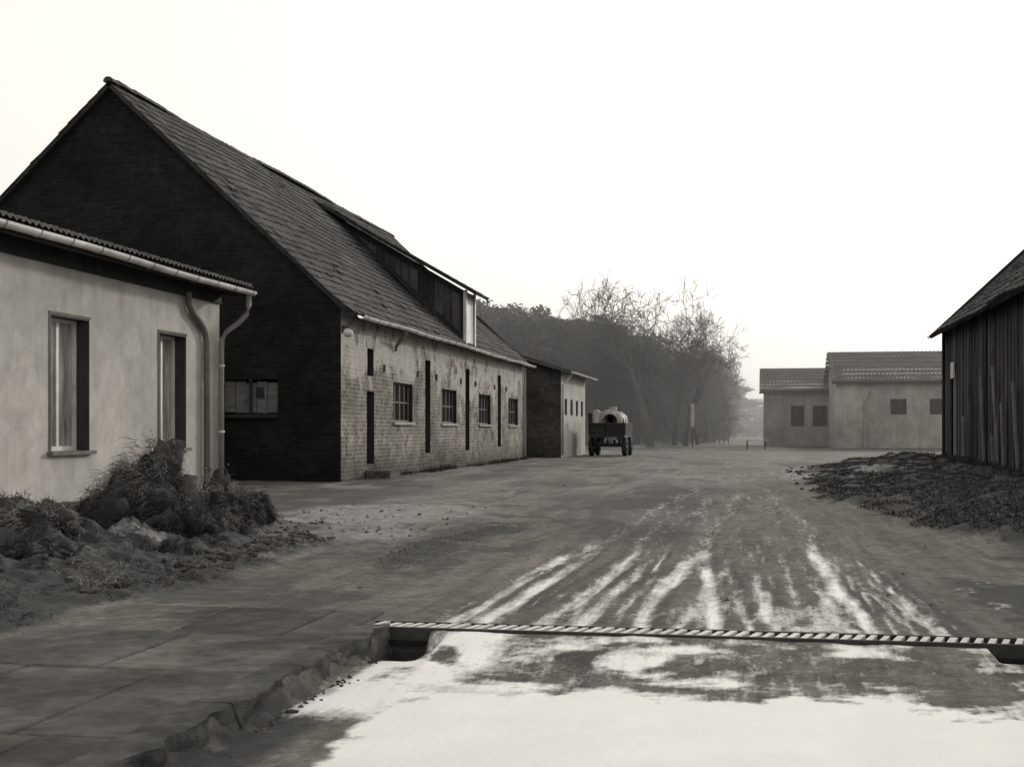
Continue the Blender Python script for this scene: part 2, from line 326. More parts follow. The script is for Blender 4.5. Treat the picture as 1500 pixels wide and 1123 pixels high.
# ---------------------------------------------------------------- tiled roofs
def vn1(x,y): return float(vnoise(np.array([x]),np.array([y]),3)[0])
def tiles(name,ex,ez,rx,rz,y0,y1,mat,par,tw=.24,ch=.30,sag=.05,jit=1.0):
    E=Vector((ex,0,ez));R=Vector((rx,0,rz)); S=(R-E); L=S.length; S.normalize()
    Nn=Vector((-S.z,0,S.x)); 
    if Nn.z<0: Nn=-Nn
    nc=max(1,round(L/ch)); ch=L/nc; nt_=max(1,round((y1-y0)/tw)); tw=(y1-y0)/nt_
    mb=MB()
    for j in range(nc):
        rowj=random.uniform(-.012,.012)*jit
        for i in range(nt_):
            ya=y0+i*tw; yb=ya+tw*.95
            edge=(.03 if i in(0,nt_-1) else .006)
            jy=random.uniform(-edge,edge); s0=j*ch-.02+random.uniform(-.018,.018)*jit+rowj; s1=min(j*ch+ch+.05,L)
            sg=lambda s,y: -sag*math.sin(math.pi*s/L)*(.6+.4*math.sin(y*.55+1))+ (vn1(y*.35,s*.4)-.5)*.10*jit
            h=.024+random.uniform(0,.012)*jit; dz=random.uniform(-.006,.006)*jit
            if random.random()<.015: h+=.035; s0-=.06; jy+=.02
            def pt(s,y,hh): 
                p=E+S*s+Nn*(hh+sg(s,y)); return (p.x,y,p.z)
            r=random.random()
            a=pt(s0,ya+jy,h+dz);b_=pt(s0,yb+jy,h-dz);c_=pt(s1,yb+jy,.006-dz);d=pt(s1,ya+jy,.006+dz)
            mid1=pt(s0,(ya+yb)/2+jy,h+.012); mid2=pt(s1,(ya+yb)/2+jy,.015)
            mb.poly([a,mid1,mid2,d],r); mb.poly([mid1,b_,c_,mid2],r)
            mb.poly([pt(s0,ya+jy,-.01),pt(s0,yb+jy,-.01),b_,mid1,a],r*.5)
    o=mb.obj(name,mat,par)
    dk=MB(); n=12
    for k in range(n):
        ya=y0+.01+(y1-y0-.02)*k/n; yb=y0+.01+(y1-y0-.02)*(k+1)/n
        A=E-Nn*.09;B=R-Nn*.09; dk.poly([(A.x,ya,A.z),(A.x,yb,A.z),(B.x,yb,B.z),(B.x,ya,B.z)])
        A2=E;  dk.poly([(A.x,ya,A.z),(A.x,yb,A.z),(A2.x,yb,A2.z),(A2.x,ya,A2.z)])
    for y in (y0+.01,y1-.01):
        A=E-Nn*.09;B=R-Nn*.09; dk.poly([(A.x,y,A.z),(B.x,y,B.z),(R.x,y,R.z),(E.x,y,E.z)])
    dk.obj(name+'_deck',M['darkwood'],par)
def ridge(name,x,z,y0,y1,mat,par,r=.10):
    mb=MB(); y=y0
    while y<y1:
        l=.36; dz=random.uniform(-.012,.012)+ (vn1(y*.35,9)-.5)*.10
        ye=min(y+l+.03,y1)
        n=6
        for k in range(n):
            a=math.pi*k/n;b_=math.pi*(k+1)/n
            mb.poly([(x+r*1.08*math.cos(a),y,z+dz+(r*1.08)*math.sin(a)-.03),(x+r*1.08*math.cos(b_),y,z+dz+r*1.08*math.sin(b_)-.03),(x+r*math.cos(b_),ye,z+dz+r*math.sin(b_)-.03),(x+r*math.cos(a),ye,z+dz+r*math.sin(a)-.03)])
        mb.poly([(x+r*1.08*math.cos(math.pi*k/n),y,z+dz+r*1.08*math.sin(math.pi*k/n)-.03) for k in range(n+1)])
        y+=l
    mb.obj(name,mat,par)
def gutter(par,x,z,y0,y1,r=.075,mat=None,fall=.0):
    mb=MB(); n=7; seg=max(2,int((y1-y0)/1.2))
    for s in range(seg):
        a0=y0+(y1-y0)*s/seg; a1=y0+(y1-y0)*(s+1)/seg
        z0=z+fall*s/seg+(vn1(a0*.8,4)-.5)*.04; z1=z+fall*(s+1)/seg+(vn1(a1*.8,4)-.5)*.04
        for k in range(n):
            a=math.pi+math.pi*k/n;b_=math.pi+math.pi*(k+1)/n
            mb.poly([(x+r*math.cos(a),a0,z0+r*math.sin(a)),(x+r*math.cos(b_),a0,z0+r*math.sin(b_)),(x+r*math.cos(b_),a1,z1+r*math.sin(b_)),(x+r*math.cos(a),a1,z1+r*math.sin(a))])
    mb.obj('gutter',mat or M['zinc'],par,True)
    br=MB(); y=y0+.3
    while y<y1:
        br.tube([(x+ (r+.004)*math.cos(math.pi+math.pi*k/6),y,z+(r+.004)*math.sin(math.pi+math.pi*k/6)+(vn1(y*.8,4)-.5)*.04) for k in range(7)],.009,4); y+=.8
    br.obj('gutter_bracket',M['zincdk'],par)

# ---------------------------------------------------------------- big brick barn
barn=empty('brick_barn',(-8.1,25,0))
P=(-8.1,25,0);U=(0,1,0);Nn=(1,0,0)
wins=[(3.87,5.62,1.23,2.15),(8.6,10.4,1.23,2.15),(13.4,15.2,1.23,2.15),(18.3,20.1,1.23,2.15)]
slits=[(1.78,2.35,.30,1.88),(1.82,2.3,2.2,2.8),(6.85,7.4,.46,2.82),(11.55,12.1,.46,2.83),(16.4,16.95,.5,2.85)]
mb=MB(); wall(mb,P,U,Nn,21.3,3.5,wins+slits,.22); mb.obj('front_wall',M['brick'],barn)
for o in wins: window(barn,P,U,Nn,o,.14,M['sillwood'],M['glass'],4,2,.045)
mb=MB()
for a,b_,c_,d in slits: mb.poly([(-8.24,25+a-.05,c_-.05),(-8.24,25+b_+.05,c_-.05),(-8.24,25+b_+.05,d+.05),(-8.24,25+a-.05,d+.05)])
mb.obj('door_leaf',M['black'],barn)
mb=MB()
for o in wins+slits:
    obox(mb,P,U,Nn,o[1]-.012,o[1]-.002,-.218,-.004,o[2]+.004,o[3]-.004); obox(mb,P,U,Nn,o[0]+.002,o[1]-.014,-.218,-.004,o[3]-.014,o[3]-.002)  # dark strips paint shade onto the far side and head of each opening
mb.obj('opening_shade_strips',M['darkwood'],barn)
mb=MB()
for a,b_,c_,d in wins: mb.box(-8.099,-8.04,25+a-.06,25+b_+.06,c_-.07,c_-.005)
mb.obj('window_sills',M['paleboard'],barn)
mb=MB()
for a,b_,c_,d in wins+slits[1:]:
    n=14 if b_-a>1 else 5; w=(b_-a)+.14; cx=(a+b_)/2
    for k in range(n):
        t=(k+.5)/n-.5; mb.box(-8.099,-8.088,25+cx+t*w-w/n*.44,25+cx+t*w+w/n*.44,d+.01+.05*(1-4*t*t),d+.17+.05*(1-4*t*t))
mb.obj('brick_heads',M['brick'],barn)
mb=MB()
for yy in (3.1,6.1,8.0,10.9,12.9,15.8,17.8): mb.box(-8.099,-8.06,25+yy-.05,25+yy+.05,2.35,2.5)
mb.obj('wall_anchors',M['irondk'],barn)
mb=MB(); wall(mb,(-18.05,25,0),(1,0,0),(0,-1,0),9.95,3.5,[(7.45,8.62,1.36,2.06)],.2)
mb.poly([(-18.05,25,3.5),(-8.1,25,3.5),(-13.07,25,8.16)])
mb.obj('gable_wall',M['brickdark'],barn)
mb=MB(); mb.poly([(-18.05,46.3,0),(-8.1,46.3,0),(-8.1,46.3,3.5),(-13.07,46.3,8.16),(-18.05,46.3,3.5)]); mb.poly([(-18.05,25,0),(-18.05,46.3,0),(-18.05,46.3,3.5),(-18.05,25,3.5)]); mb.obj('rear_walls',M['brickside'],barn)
mb=MB()
x=-10.60
for k in range(5):
    w=.23; mb.box(x+.006,x+w-.006,25.06+random.uniform(-.01,.01),25.09,1.37+random.uniform(0,.03),2.04-random.uniform(0,.05)) ; x+=w
mb.obj('window_boarding',M['sillwood'],barn)
mb=MB(); mb.box(-10.04,-9.99,24.98,25.1,1.36,2.06); mb.box(-10.62,-9.42,24.96,25.05,1.28,1.355); mb.box(-9.9,-9.75,25.03,25.055,1.7,1.9); mb.obj('window_post',M['darkwood'],barn)
tiles('roof_tiles_front',-7.82,3.36,-13.07,8.24,24.86,46.45,M['tile'],barn,sag=.1,jit=1.4)
tiles('roof_tiles_rear',-18.32,3.36,-13.07,8.24,24.86,46.45,M['tile'],barn)
ridge('ridge_tiles',-13.07,8.24,24.84,46.47,M['tile'],barn)
gutter(barn,-7.74,3.36,25.2,46.5)
mb=MB(); mb.tube([(-7.74,28.6,3.3),(-7.74,28.62,3.2),(-7.95,28.85,3.05),(-8.04,28.9,2.95),(-8.04,28.9,2.85)],.045,8)
mb.obj('downpipe_stub',M['zincdk'],barn,True)
mb=MB(); mb.tube([(-8.04,46.2,3.3),(-8.04,46.2,.1)],.045,8); mb.obj('downpipe',M['zinc'],barn,True)
mb=MB(); mb.box(-8.08,-7.55,26.65,27.5,-.05,.17); mb.obj('door_step',M['stone'],barn)
mb=MB()
yc=36.5;yd=37.75
def rz(x): return 3.36+( -7.82-x)*(8.24-3.36)/(13.07-7.82)
mb.poly([(-8.16,yc,3.55),(-8.16,yc,5.06),(-12.25,yc,rz(-12.25)-.02)]); mb.poly([(-8.16,yd,3.55),(-8.16,yd,5.06),(-12.25,yd,rz(-12.25)-.02)])
mb.obj('dormer_cheeks',M['darkwood'],barn)
mb=MB()
top=lambda x:5.0+(-8.16-x)*(7.45-5.06)/(4.09)
for k in range(14):
    t0=-8.25-k*.25; t1=t0-.235
    mb.poly([(t0,yc-.02-random.random()*.01,rz(t0)+.10),(t1,yc-.02,rz(t1)+.10),(t1,yc-.02,max(top(t1)-.12,rz(t1)+.11)),(t0,yc-.02,max(top(t0)-.12,rz(t0)+.11))])
mb.obj('dormer_cheek_boards',M['boards'],barn)
mb=MB(); 
y=yc+.0
for k in range(7):
    w=(yd-yc)/7; mb.box(-8.155,-8.12+random.uniform(0,.012),y+.006,y+w-.006,3.5,5.05); y+=w
mb.box(-8.11,-8.05,yc-.03,yc+.10,3.45,5.08); mb.box(-8.11,-8.05,yd-.10,yd+.03,3.45,5.08)
mb.obj('dormer_hatch',M['white'],barn)
tiles('dormer_roof_tiles',-7.72,5.0,-12.55,7.78,36.15,38.15,M['tile'],barn,sag=.03)
mb=MB(); mb.tube([(-8.08,25.1,3.08),(-7.95,25.02,3.12),(-7.92,24.95,3.05)],.014,6); mb.box(-8.1,-8.06,25.05,25.16,3.0,3.14)
wl=empty('wall_lamp',(-8,25,3)); mb.obj('bracket',M['irondk'],wl)
bm=bmesh.new(); bmesh.ops.create_uvsphere(bm,u_segments=16,v_segments=10,radius=.095); bmesh.ops.scale(bm,vec=(1,1,.9),verts=bm.verts); bmesh.ops.translate(bm,vec=(-7.92,24.9,2.97),verts=bm.verts)
mm=bpy.data.meshes.new('globe'); bm.to_mesh(mm); mm.materials.append(M['white']); mm.polygons.foreach_set('use_smooth',[True]*len(mm.polygons)); link(bpy.data.objects.new('globe',mm),wl)

# ---------------------------------------------------------------- plastered house, left
hs=empty('plastered_house',(-9.58,18,0))
P=(-9.58,8,0); 
ow=[(8.56,9.64,.72,2.64),(11.92,12.96,.72,2.64),(4.6,5.7,.72,2.64)]
mb=MB(); wall(mb,P,U,Nn,14.4,3.62,ow,.26)
mb.poly([(-9.58,22.4,0),(-16,22.4,0),(-16,22.4,4.3),(-9.58,22.4,3.62)]); mb.poly([(-9.58,8,0),(-16,8,0),(-16,8,4.3),(-9.58,8,3.62)]); mb.poly([(-16,8,0),(-16,22.4,0),(-16,22.4,4.3),(-16,8,4.3)])
mb.obj('walls',M['plaster'],hs)
for o in ow:
    window(hs,P,U,Nn,o,.24,M['white'],M['curtain'],2,1,.07)
    mb=MB(); obox(mb,P,U,Nn,o[0]-.07,o[1]+.07,-.18,.09,o[2]-.05,o[2]+.004); mb.obj('window_sill',M['sillwood'],hs)
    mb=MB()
    obox(mb,P,U,Nn,o[1]-.02,o[1]-.002,-.188,.012,o[2]+.006,o[3]-.022); obox(mb,P,U,Nn,o[0]+.002,o[1]-.002,-.188,.012,o[3]-.02,o[3]-.002); obox(mb,P,U,Nn,o[0]+.002,o[0]+.02,-.188,.012,o[2]+.006,o[3]-.022)  # added dark strips give the reveals their painted shade
    mb.obj('jamb_shade_strips',M['jamb_shade'],hs)
    mb=MB(); e=.035
    obox(mb,P,U,Nn,o[0]-e,o[1]+e,.001,.012,o[3]+.003,o[3]+.04); obox(mb,P,U,Nn,o[0]-e,o[0]-.003,.001,.012,o[2]+.01,o[3]+.002)
    mb.obj('window_surround',M['concrete'],hs)
mb=MB(); nseg=14*24
for i in range(nseg):
    ya=7.8+(22.62-7.8)*i/nseg; yb=7.8+(22.62-7.8)*(i+1)/nseg
    za=.028*math.sin(ya*2*math.pi/.15); zb=.028*math.sin(yb*2*math.pi/.15)
    mb.poly([(-9.02,ya,3.69+za),(-9.02,yb,3.69+zb),(-16.4,yb,4.5+zb),(-16.4,ya,4.5+za)]); mb.poly([(-9.02,ya,3.66+za),(-9.02,yb,3.66+zb),(-9.02,yb,3.69+zb),(-9.02,ya,3.69+za)])
mb.obj('corrugated_roof',M['asbestos'],hs)
mb=MB(); mb.poly([(-9.12,7.85,3.60),(-9.12,22.55,3.60),(-9.58,22.55,3.62),(-9.58,7.85,3.62)]); mb.box(-9.15,-9.11,7.85,22.55,3.47,3.655); mb.box(-9.578,-9.53,7.9,22.4,3.33,3.60); mb.poly([(-9.12,22.55,3.48),(-9.12,22.55,3.66),(-16.2,22.55,4.44),(-16.2,22.55,4.26)])  # dark strip at the wall top paints the eave's shadow band
mb.obj('fascia_soffit_eave_shade',M['darkwood'],hs)
gutter(hs,-9.03,3.58,7.8,22.66,.08)
mb=MB(); mb.tube([(-9.03,22.45,3.5),(-9.03,22.45,3.3),(-9.06,22.43,3.15),(-9.2,22.38,2.98),(-9.4,22.31,2.82),(-9.48,22.28,2.68),(-9.49,22.28,2.5),(-9.49,22.28,.05)],.05,10); mb.obj('downpipe',M['zincdk'],hs,True)
mb=MB(); mb.tube([(-9.50,20.88,3.4),(-9.50,20.92,3.2),(-9.50,21.08,3.05),(-9.50,21.35,2.93),(-9.50,21.58,2.78),(-9.50,21.66,2.6),(-9.50,21.67,2.4),(-9.50,21.67,.05)],.06,10); mb.obj('curved_wall_tube',M['tubedark'],hs,True)  # dark curved tube running down the wall
mb=MB()
for z in (2.2,1.0): mb.tube([(-9.58,22.28,z),(-9.43,22.28,z)],.02,6); mb.tube([(-9.49,22.28,z-.02),(-9.49,22.28,z+.02)],.058,10)
mb.obj('pipe_clips',M['zinc'],hs)

# ---------------------------------------------------------------- small outbuilding beyond barn
ob=empty('outbuilding',(-7.2,49.5,0))
P=(-7.2,49.5,0); ow=[(1.0+i*1.65,1.75+i*1.65,1.65,2.3) for i in range(4)]
mb=MB(); wall(mb,P,U,Nn,7.4,3.35,ow,.12); mb.obj('front_wall',M['plaster'],ob)
for o in ow: window(ob,P,U,Nn,o,.1,M['darkwood'],M['glass'],1,1,.06)
mb=MB()
for yy in(49.5,56.9): mb.poly([(-15.2,yy,0),(-7.2,yy,0),(-7.2,yy,3.35),(-11.2,yy,4.6),(-15.2,yy,3.35)])
mb.poly([(-15.2,49.5,0),(-15.2,56.9,0),(-15.2,56.9,3.35),(-15.2,49.5,3.35)]); mb.obj('end_walls',M['brickside'],ob)
mb=MB()
for s in(1,-1):
    ex=-11.2+s*4.45; 
    a=[(ex,49.1,3.22),(ex,57.2,3.22),(-11.2,57.2,4.66),(-11.2,49.1,4.66)]
    mb.poly(a); mb.poly([(x,y,z+.12) for x,y,z in a]); mb.poly([a[0],a[1],(ex,57.2,3.34),(ex,49.1,3.34)]); mb.poly([a[0],a[3],(-11.2,49.1,4.78),(ex,49.1,3.34)])
mb.obj('roof',M['asbestos'],ob)
gutter(ob,-6.72,3.3,49.1,57.2,.07)
mb=MB(); mb.tube([(-6.74,49.35,3.25),(-6.9,49.38,3.0),(-7.12,49.4,2.8),(-7.12,49.42,.1)],.055,8); mb.obj('downpipe',M['zinc'],ob,True)

# ---------------------------------------------------------------- far right buildings
def farhouse(name,x0,x1,y0,y1,H,R,ops,wm):
    e=empty(name,(x0,y0,0)); P=(x0,y0,0)
    mb=MB(); wall(mb,P,(1,0,0),(0,-1,0),x1-x0,H,ops,.2)
    ym=(y0+y1)/2
    for xx in(x0,x1): mb.poly([(xx,y0,0),(xx,y1,0),(xx,y1,H),(xx,ym,R-.1),(xx,y0,H)])
    mb.poly([(x0,y1,0),(x1,y1,0),(x1,y1,H),(x0,y1,H)]); mb.obj('walls',wm,e)
    for o in ops: window(e,P,(1,0,0),(0,-1,0),o,.16,M['darkwood'],M['glass'],2,1,.07)
    mb=MB(); n=int((x1-x0+.6)/.12); n2=8
    for i in range(n):
        xa=x0-.3+(x1-x0+.6)*i/n; xb=x0-.3+(x1-x0+.6)*(i+1)/n; h=.03 if i%2 else 0
        for j in range(n2):
            ta=j/n2;tb=(j+1)/n2
            for sgn,yy in((1,y0-.35),(-1,y1+.35)):
                A=(yy+(ym-yy)*ta, H-.1+(R-H+.1)*ta+.03); B=(yy+(ym-yy)*tb, H-.1+(R-H+.1)*tb)
                mb.poly([(xa,A[0],A[1]+h),(xb,A[0],A[1]+h),(xb,B[0],B[1]+h),(xa,B[0],B[1]+h)])
    mb.obj('roof',M['tile_far'],e)
    mb=MB(); mb.box(x0-.28,x1+.28,y0-.4,y0-.34,H-.22,H-.06); mb.poly([(x0-.28,y0-.34,H-.2),(x1+.28,y0-.34,H-.2),(x1+.28,y0-.002,H-.02),(x0-.28,y0-.002,H-.02)]); 
    mb.obj('eaves_board',M['darkwood'],e)
    return e
farhouse('low_house',.9,5.9,89.7,97,3.85,5.45,[(1.75,2.65,1.35,2.75),(3.2,4.15,1.35,2.75)],M['plaster_far'])
fb=farhouse('long_house',5.15,22,82.3,91,4.15,6.15,[(3.25,4.2,2.05,3.0),(5.55,6.5,2.05,3.0),(8.5,9.5,2.05,3.0)],M['plaster_far2'])
mb=MB(); mb.tube([(6.9,82.2,.0),(6.9,82.2,2.2),(6.75,82.2,2.6),(7.2,82.15,3.4)],.07,6); mb.obj('vent_pipe',M['zincdk'],fb)

# ---------------------------------------------------------------- wooden barn, right
wb=empty('wooden_barn',(5.05,36,0))
mb=MB(); y=19.0
while y<35.95:
    w=random.uniform(.10,.24); w=min(w,36-y)
    if not(33.9<y<34.7):
        mb.box(5.03+random.uniform(-.01,.03),5.07+random.uniform(0,.015),y+.004,y+w-random.uniform(.004,.03),.12+random.uniform(-.08,.22)*(random.random()<.5),3.72,tilt=(random.uniform(-.008,.008),random.uniform(-.006,.006)))
    else:
        mb.box(5.10,5.12,y+.004,y+w-.01,.12,.4); mb.box(5.045,5.06,y+.004,y+w-.006,2.55,3.72)
    y+=w
x=5.1
while x<12:
    w=random.uniform(.14,.22); h=3.7+min(x-5.1,12.1-x)*.93; mb.box(x,x+w-.01,35.96,35.99,.1,h); mb.box(x,x+w-.01,19.0,19.03,.1,h); x+=w
mb.obj('board_walls',M['boards'],wb)
mb=MB(); mb.box(5.10,5.14,33.9,34.75,.2,2.55); mb.obj('plank_door',M['sillwood'],wb)
mb=MB(); mb.box(4.985,5.02,34.0,34.45,2.35,2.75); mb.obj('notice_plate',M['white'],wb)
mb=MB(); mb.box(5.13,5.2,19.05,35.9,0,3.7); mb.box(5.2,12,19.1,35.85,3.6,3.7); mb.obj('inner_lining',M['black'],wb)
mb=MB(); mb.box(5.0,5.2,19,36,-.1,.14); 
for yy in (19,24.2,29.5,35.85): mb.box(4.99,5.03,yy,yy+.14,.1,3.72)
mb.obj('timber_frame',M['darkwood'],wb)
mb=MB()
for i in range(7): 
    yy=random.uniform(21,33); mb.box(4.93,4.97,yy,yy+.12,0,random.uniform(.8,2.4),tilt=(random.uniform(-.15,.15),-.03))
mb.obj('leaning_planks',M['sillwood'],wb)
tiles('roof_tiles_street',4.68,3.55,8.6,7.25,18.8,36.25,M['tile'],wb,sag=.1,jit=1.6)
tiles('roof_tiles_rear',12.52,3.55,8.6,7.25,18.8,36.25,M['tile'],wb)
ridge('ridge_tiles',8.6,7.28,18.8,36.25,M['tile'],wb)

# ---------------------------------------------------------------- pavement, kerb, grate
pv=empty('pavement',(-2.8,5,0)); mb=MB()
y=2.0
while y<6.6:
    l=random.choice([.72,.95,.95,1.15]); x=-3.5
    while x<-2.0:
        w=random.choice([.5,.62,.8]); w=min(w,-1.98-x); 
        if w<.15: break
        if not (random.random()<.3 and y>4.6):
            z=.014+random.uniform(-.004,.005)-.008*float(sm(5.0,6.5,np.array([y]))[0])
            mb.box(x+.005,x+w-.005,y+.005,y+l-.005,-.05,z,rot=random.uniform(-.008,.008),tilt=(random.uniform(-.004,.004),random.uniform(-.004,.004)))
        x+=w
    y+=l
o=mb.obj('slabs',M['slab'],pv); bv=o.modifiers.new('b','BEVEL'); bv.width=.008; bv.segments=1
def rock(mbv,c,s,seed,sub=2,rot=0,rough=.35):
    bm=bmesh.new(); bmesh.ops.create_icosphere(bm,subdivisions=sub,radius=1)
    R=Matrix.Rotation(rot,3,'Z')
    b=len(mbv.v)
    for v in bm.verts:
        p=v.co; q=p*(1+rough*mnoise.noise(p*1.3+Vector((seed,seed*2,0)))+rough*.5*mnoise.noise(p*3.5+Vector((seed,0,0))))
        q=R@Vector((q.x*s[0],q.y*s[1],q.z*s[2])); mbv.v.append((c[0]+q.x,c[1]+q.y,c[2]+q.z))
    r=random.random()
    for f in bm.faces: mbv.f.append(tuple(b+v.index for v in f.verts)); mbv.r.append(r)
    bm.free()
kb=MB(); y=2.4
while y<6.38:
    l=min(random.uniform(.75,1.05),6.40-y)
    if l<.1: break
    x0,x1=-1.985,-1.815; z0,z1=-.22,.026+random.uniform(-.008,.006); dx=random.uniform(-.012,.012)
    bm=bmesh.new(); bmesh.ops.create_cube(bm,size=1); bmesh.ops.subdivide_edges(bm,edges=bm.edges[:],cuts=19,use_grid_fill=True)
    b0=len(kb.v); bm.verts.ensure_lookup_table()
    for v in bm.verts:
        p=v.co.copy(); q=Vector(((x0+x1)/2+dx+p.x*(x1-x0),y+l/2+p.y*(l-.008),(z0+z1)/2+p.z*(z1-z0)))
        face=max(0,p.x*2)**3; tp=max(0,p.z*2)**4
        q.x+=face*(mnoise.noise(q*7)*.04+mnoise.noise(q*22)*.016-.006)
        q.z+=tp*(mnoise.noise(q*18)*.006)
        chip=max(0,mnoise.noise(Vector((0,q.y*3.1,0)))-.1)*face*tp
        q.z-=chip*.18; q.x-=chip*.14
        if 5.0<q.y<5.35: q.z-=face*tp*.05; q.x-=face*.03
        kb.v.append(tuple(q))
    r=random.random()
    for f in bm.faces: kb.f.append(tuple(b0+v.index for v in f.verts)); kb.r.append(r)
    bm.free(); y+=l
kb.obj('kerb',M['kerb'],None,False)
gr=empty('drain_grate',(0,6.5,0)); mb=MB(); x=-1.92
while x<3.5:
    w=.032+random.uniform(-.004,.004); s=.045; z0=-.02; z1=.002+random.uniform(-.004,.002)
    b0=len(mb.v)
    for zz in(z0,z1): mb.v+=[(x-s/2,6.425,zz),(x-s/2+w,6.425,zz),(x+s/2+w,6.60,zz),(x+s/2,6.60,zz)]
    for q in((0,1,2,3),(4,5,6,7),(0,1,5,4),(1,2,6,5),(2,3,7,6),(3,0,4,7)): mb.f.append(tuple(b0+i for i in q)); mb.r.append(.5)
    x+=.062
mb.obj('bars',M['ironbar'],gr)
mb=MB(); mb.box(-1.95,3.5,6.395,6.42,-.06,.004); mb.box(-1.95,3.5,6.605,6.628,-.06,.002); mb.box(-1.95,3.5,6.421,6.604,-.30,-.12); mb.obj('frame',M['irondk'],gr)

# ---------------------------------------------------------------- stones / rubble
mb=MB()
for i in range(420):
    y=random.uniform(7.0,13.5); x=-3.75-abs(random.gauss(0,.6))-(.8 if y>11.5 else 0)
    s=random.uniform(.008,.028); rock(mb,(x,y,gh(x,y)+s*.2),(s*random.uniform(1,1.5),s,s*.9),i*1.7,1,random.random()*6,.8)
for i in range(60):
    y=random.uniform(8.6,12.4); x=-4.05+random.gauss(0,.14)-(y-10)*.12; s=random.uniform(.03,.075)
    rock(mb,(x,y,gh(x,y)-s*.1),(s,s*random.uniform(1,1.5),s*.7),i*2.7,3,random.random()*6,.8)
for i in range(120):
    y=random.uniform(11.5,17); x=random.uniform(-5.6,-3.2); s=random.uniform(.006,.02); rock(mb,(x,y,gh(x,y)+s*.2),(s*1.3,s,s*.9),i*1.1,1,random.random()*6,.8)
for i in range(120):
    y=random.uniform(23,36); x=random.uniform(.8,3.4); s=random.uniform(.01,.05); rock(mb,(x,y,gh(x,y)+s*.2),(s*1.3,s,s*.8),i*1.1,1,random.random()*6,.8)
mb.obj('rubble_stones',M['stone'],None,False)
mb=MB()
for i in range(220):
    y=random.uniform(6.8,34); x=random.uniform(-3.5,3.2); s=random.uniform(.004,.010)*(1+y*.03)
    rock(mb,(x,y,gh(x,y)+.002),(s*1.4,s,s*.6),i*1.3,1,random.random()*6,.6)
for i in range(40):
    y=random.uniform(4.4,6.2); x=-1.78+abs(random.gauss(0,.03)); s=random.uniform(.004,.012)
    rock(mb,(x,y,gh(x,y)+.003),(s*1.4,s,s*.8),i*1.9,1,random.random()*6,.7)
mb.obj('gravel',M['stone'],None,False)

# ---------------------------------------------------------------- blades
def blades(name,px,py,pz,dirs,length,width,droop,mat,parent=None,seg=3):
    n=len(px); t=np.linspace(0,1,seg+1)
    side=np.stack([-dirs[:,1],dirs[:,0],np.zeros(n)],1); nn=np.linalg.norm(side,axis=1,keepdims=True); nn[nn<1e-4]=1; side=side/nn
    ang=rng.uniform(-1,1,n)[:,None]; side=side*np.cos(ang)+np.array([0,0,1])*np.sin(ang)
    base=np.stack([px,py,pz],1); vs=[]
    for k in t:
        c=base+dirs*(length*k)[:,None]; c[:,2]-=droop*(k**2)*length
        w=(width*(1-k*.9))[:,None]
        vs.append(c-side*w); vs.append(c+side*w)
    A=np.stack(vs,1)
    k2=2*(seg+1); idx=np.arange(n)[:,None]*k2
    f=np.concatenate([np.stack([idx[:,0]+2*k,idx[:,0]+2*k+1,idx[:,0]+2*k+3,idx[:,0]+2*k+2],1)[:,None,:] for k in range(seg)],1).reshape(-1,4)
    m=bpy.data.meshes.new(name); m.vertices.add(n*k2); m.vertices.foreach_set('co',A.ravel())
    m.loops.add(f.size); m.loops.foreach_set('vertex_index',f.ravel()); m.polygons.add(len(f)); m.polygons.foreach_set('loop_start',np.arange(0,f.size,4)); m.polygons.foreach_set('loop_total',np.full(len(f),4)); m.update()
    a=m.attributes.new('rnd','FLOAT','FACE'); a.data.foreach_set('value',np.repeat(rng.random(n),seg).astype(np.float32))
    m.materials.append(mat); return link(bpy.data.objects.new(name,m),parent)
def scatter_grass(name,n,fx,hmin,hmax,mat,w=.004,lean=.5):
    px,py=fx(n); n=len(px); d=rng.normal(0,lean,(n,3)); d[:,2]=1; d/=np.linalg.norm(d,axis=1,keepdims=True)
    L=rng.uniform(hmin,hmax,n); blades(name,px,py,gheight(px,py)-.01,d,L,np.full(n,w)*rng.uniform(.6,1.4,n),.35,mat,None,2)
def samp(a,x,y):
    i=np.clip(np.searchsorted(xs,x),0,nx-1); j=np.clip(np.searchsorted(ys,y),0,ny-1); return a[j*nx+i]
def fx_bed(n):
    x=-3.45-rng.random(n)**1.1*5.6; y=4.3+rng.random(n)*9.5; k=(samp(bed,x,y)>.5)&(fbm(x*1.8,y*1.8,4,70)>.38); return x[k],y[k]
scatter_grass('grass',150000,fx_bed,.015,.07,M['haydark'],.003,1.2)
def fx_bed2(n):
    x=-3.85-rng.random(n)*4.5; y=rng.uniform(7.5,14,n); k=(samp(bed,x,y)>.5)&(fbm(x*2.5,y*2.5,4,72)>.52); return x[k],y[k]
scatter_grass('grass',40000,fx_bed2,.03,.11,M['hay'],.0028,1.3)
def fx_r(n):
    x=rng.uniform(.6,5.0,n); y=12+rng.random(n)**1.3*24; k=(samp(rgrass,x,y)>.35)&(fbm(x*1.5,y*1.2,4,71)>.34); return x[k],y[k]
scatter_grass('grass',120000,fx_r,.03,.12,M['haydark'],.006,1.0)
def fx_v(n):
    x=-2.7+rng.normal(0,.25,n); y=rng.uniform(8.8,14.4,n); k=samp(verge,x,y)>.4; return x[k],y[k]
scatter_grass('grass',22000,fx_v,.012,.035,M['haydark'],.004,1.1)
def fx_w(n):
    x=np.concatenate([-8.1+rng.random(n//2)*.35,4.95-rng.random(n//2)**2*.9]); y=np.concatenate([rng.uniform(27.8,46,n//2),rng.uniform(19,36,n//2)]); k=fbm(x*1.5,y*1.5,3,75)>.50; return x[k],y[k]
scatter_grass('weeds',7000,fx_w,.06,.30,M['haydark'],.006,.45)

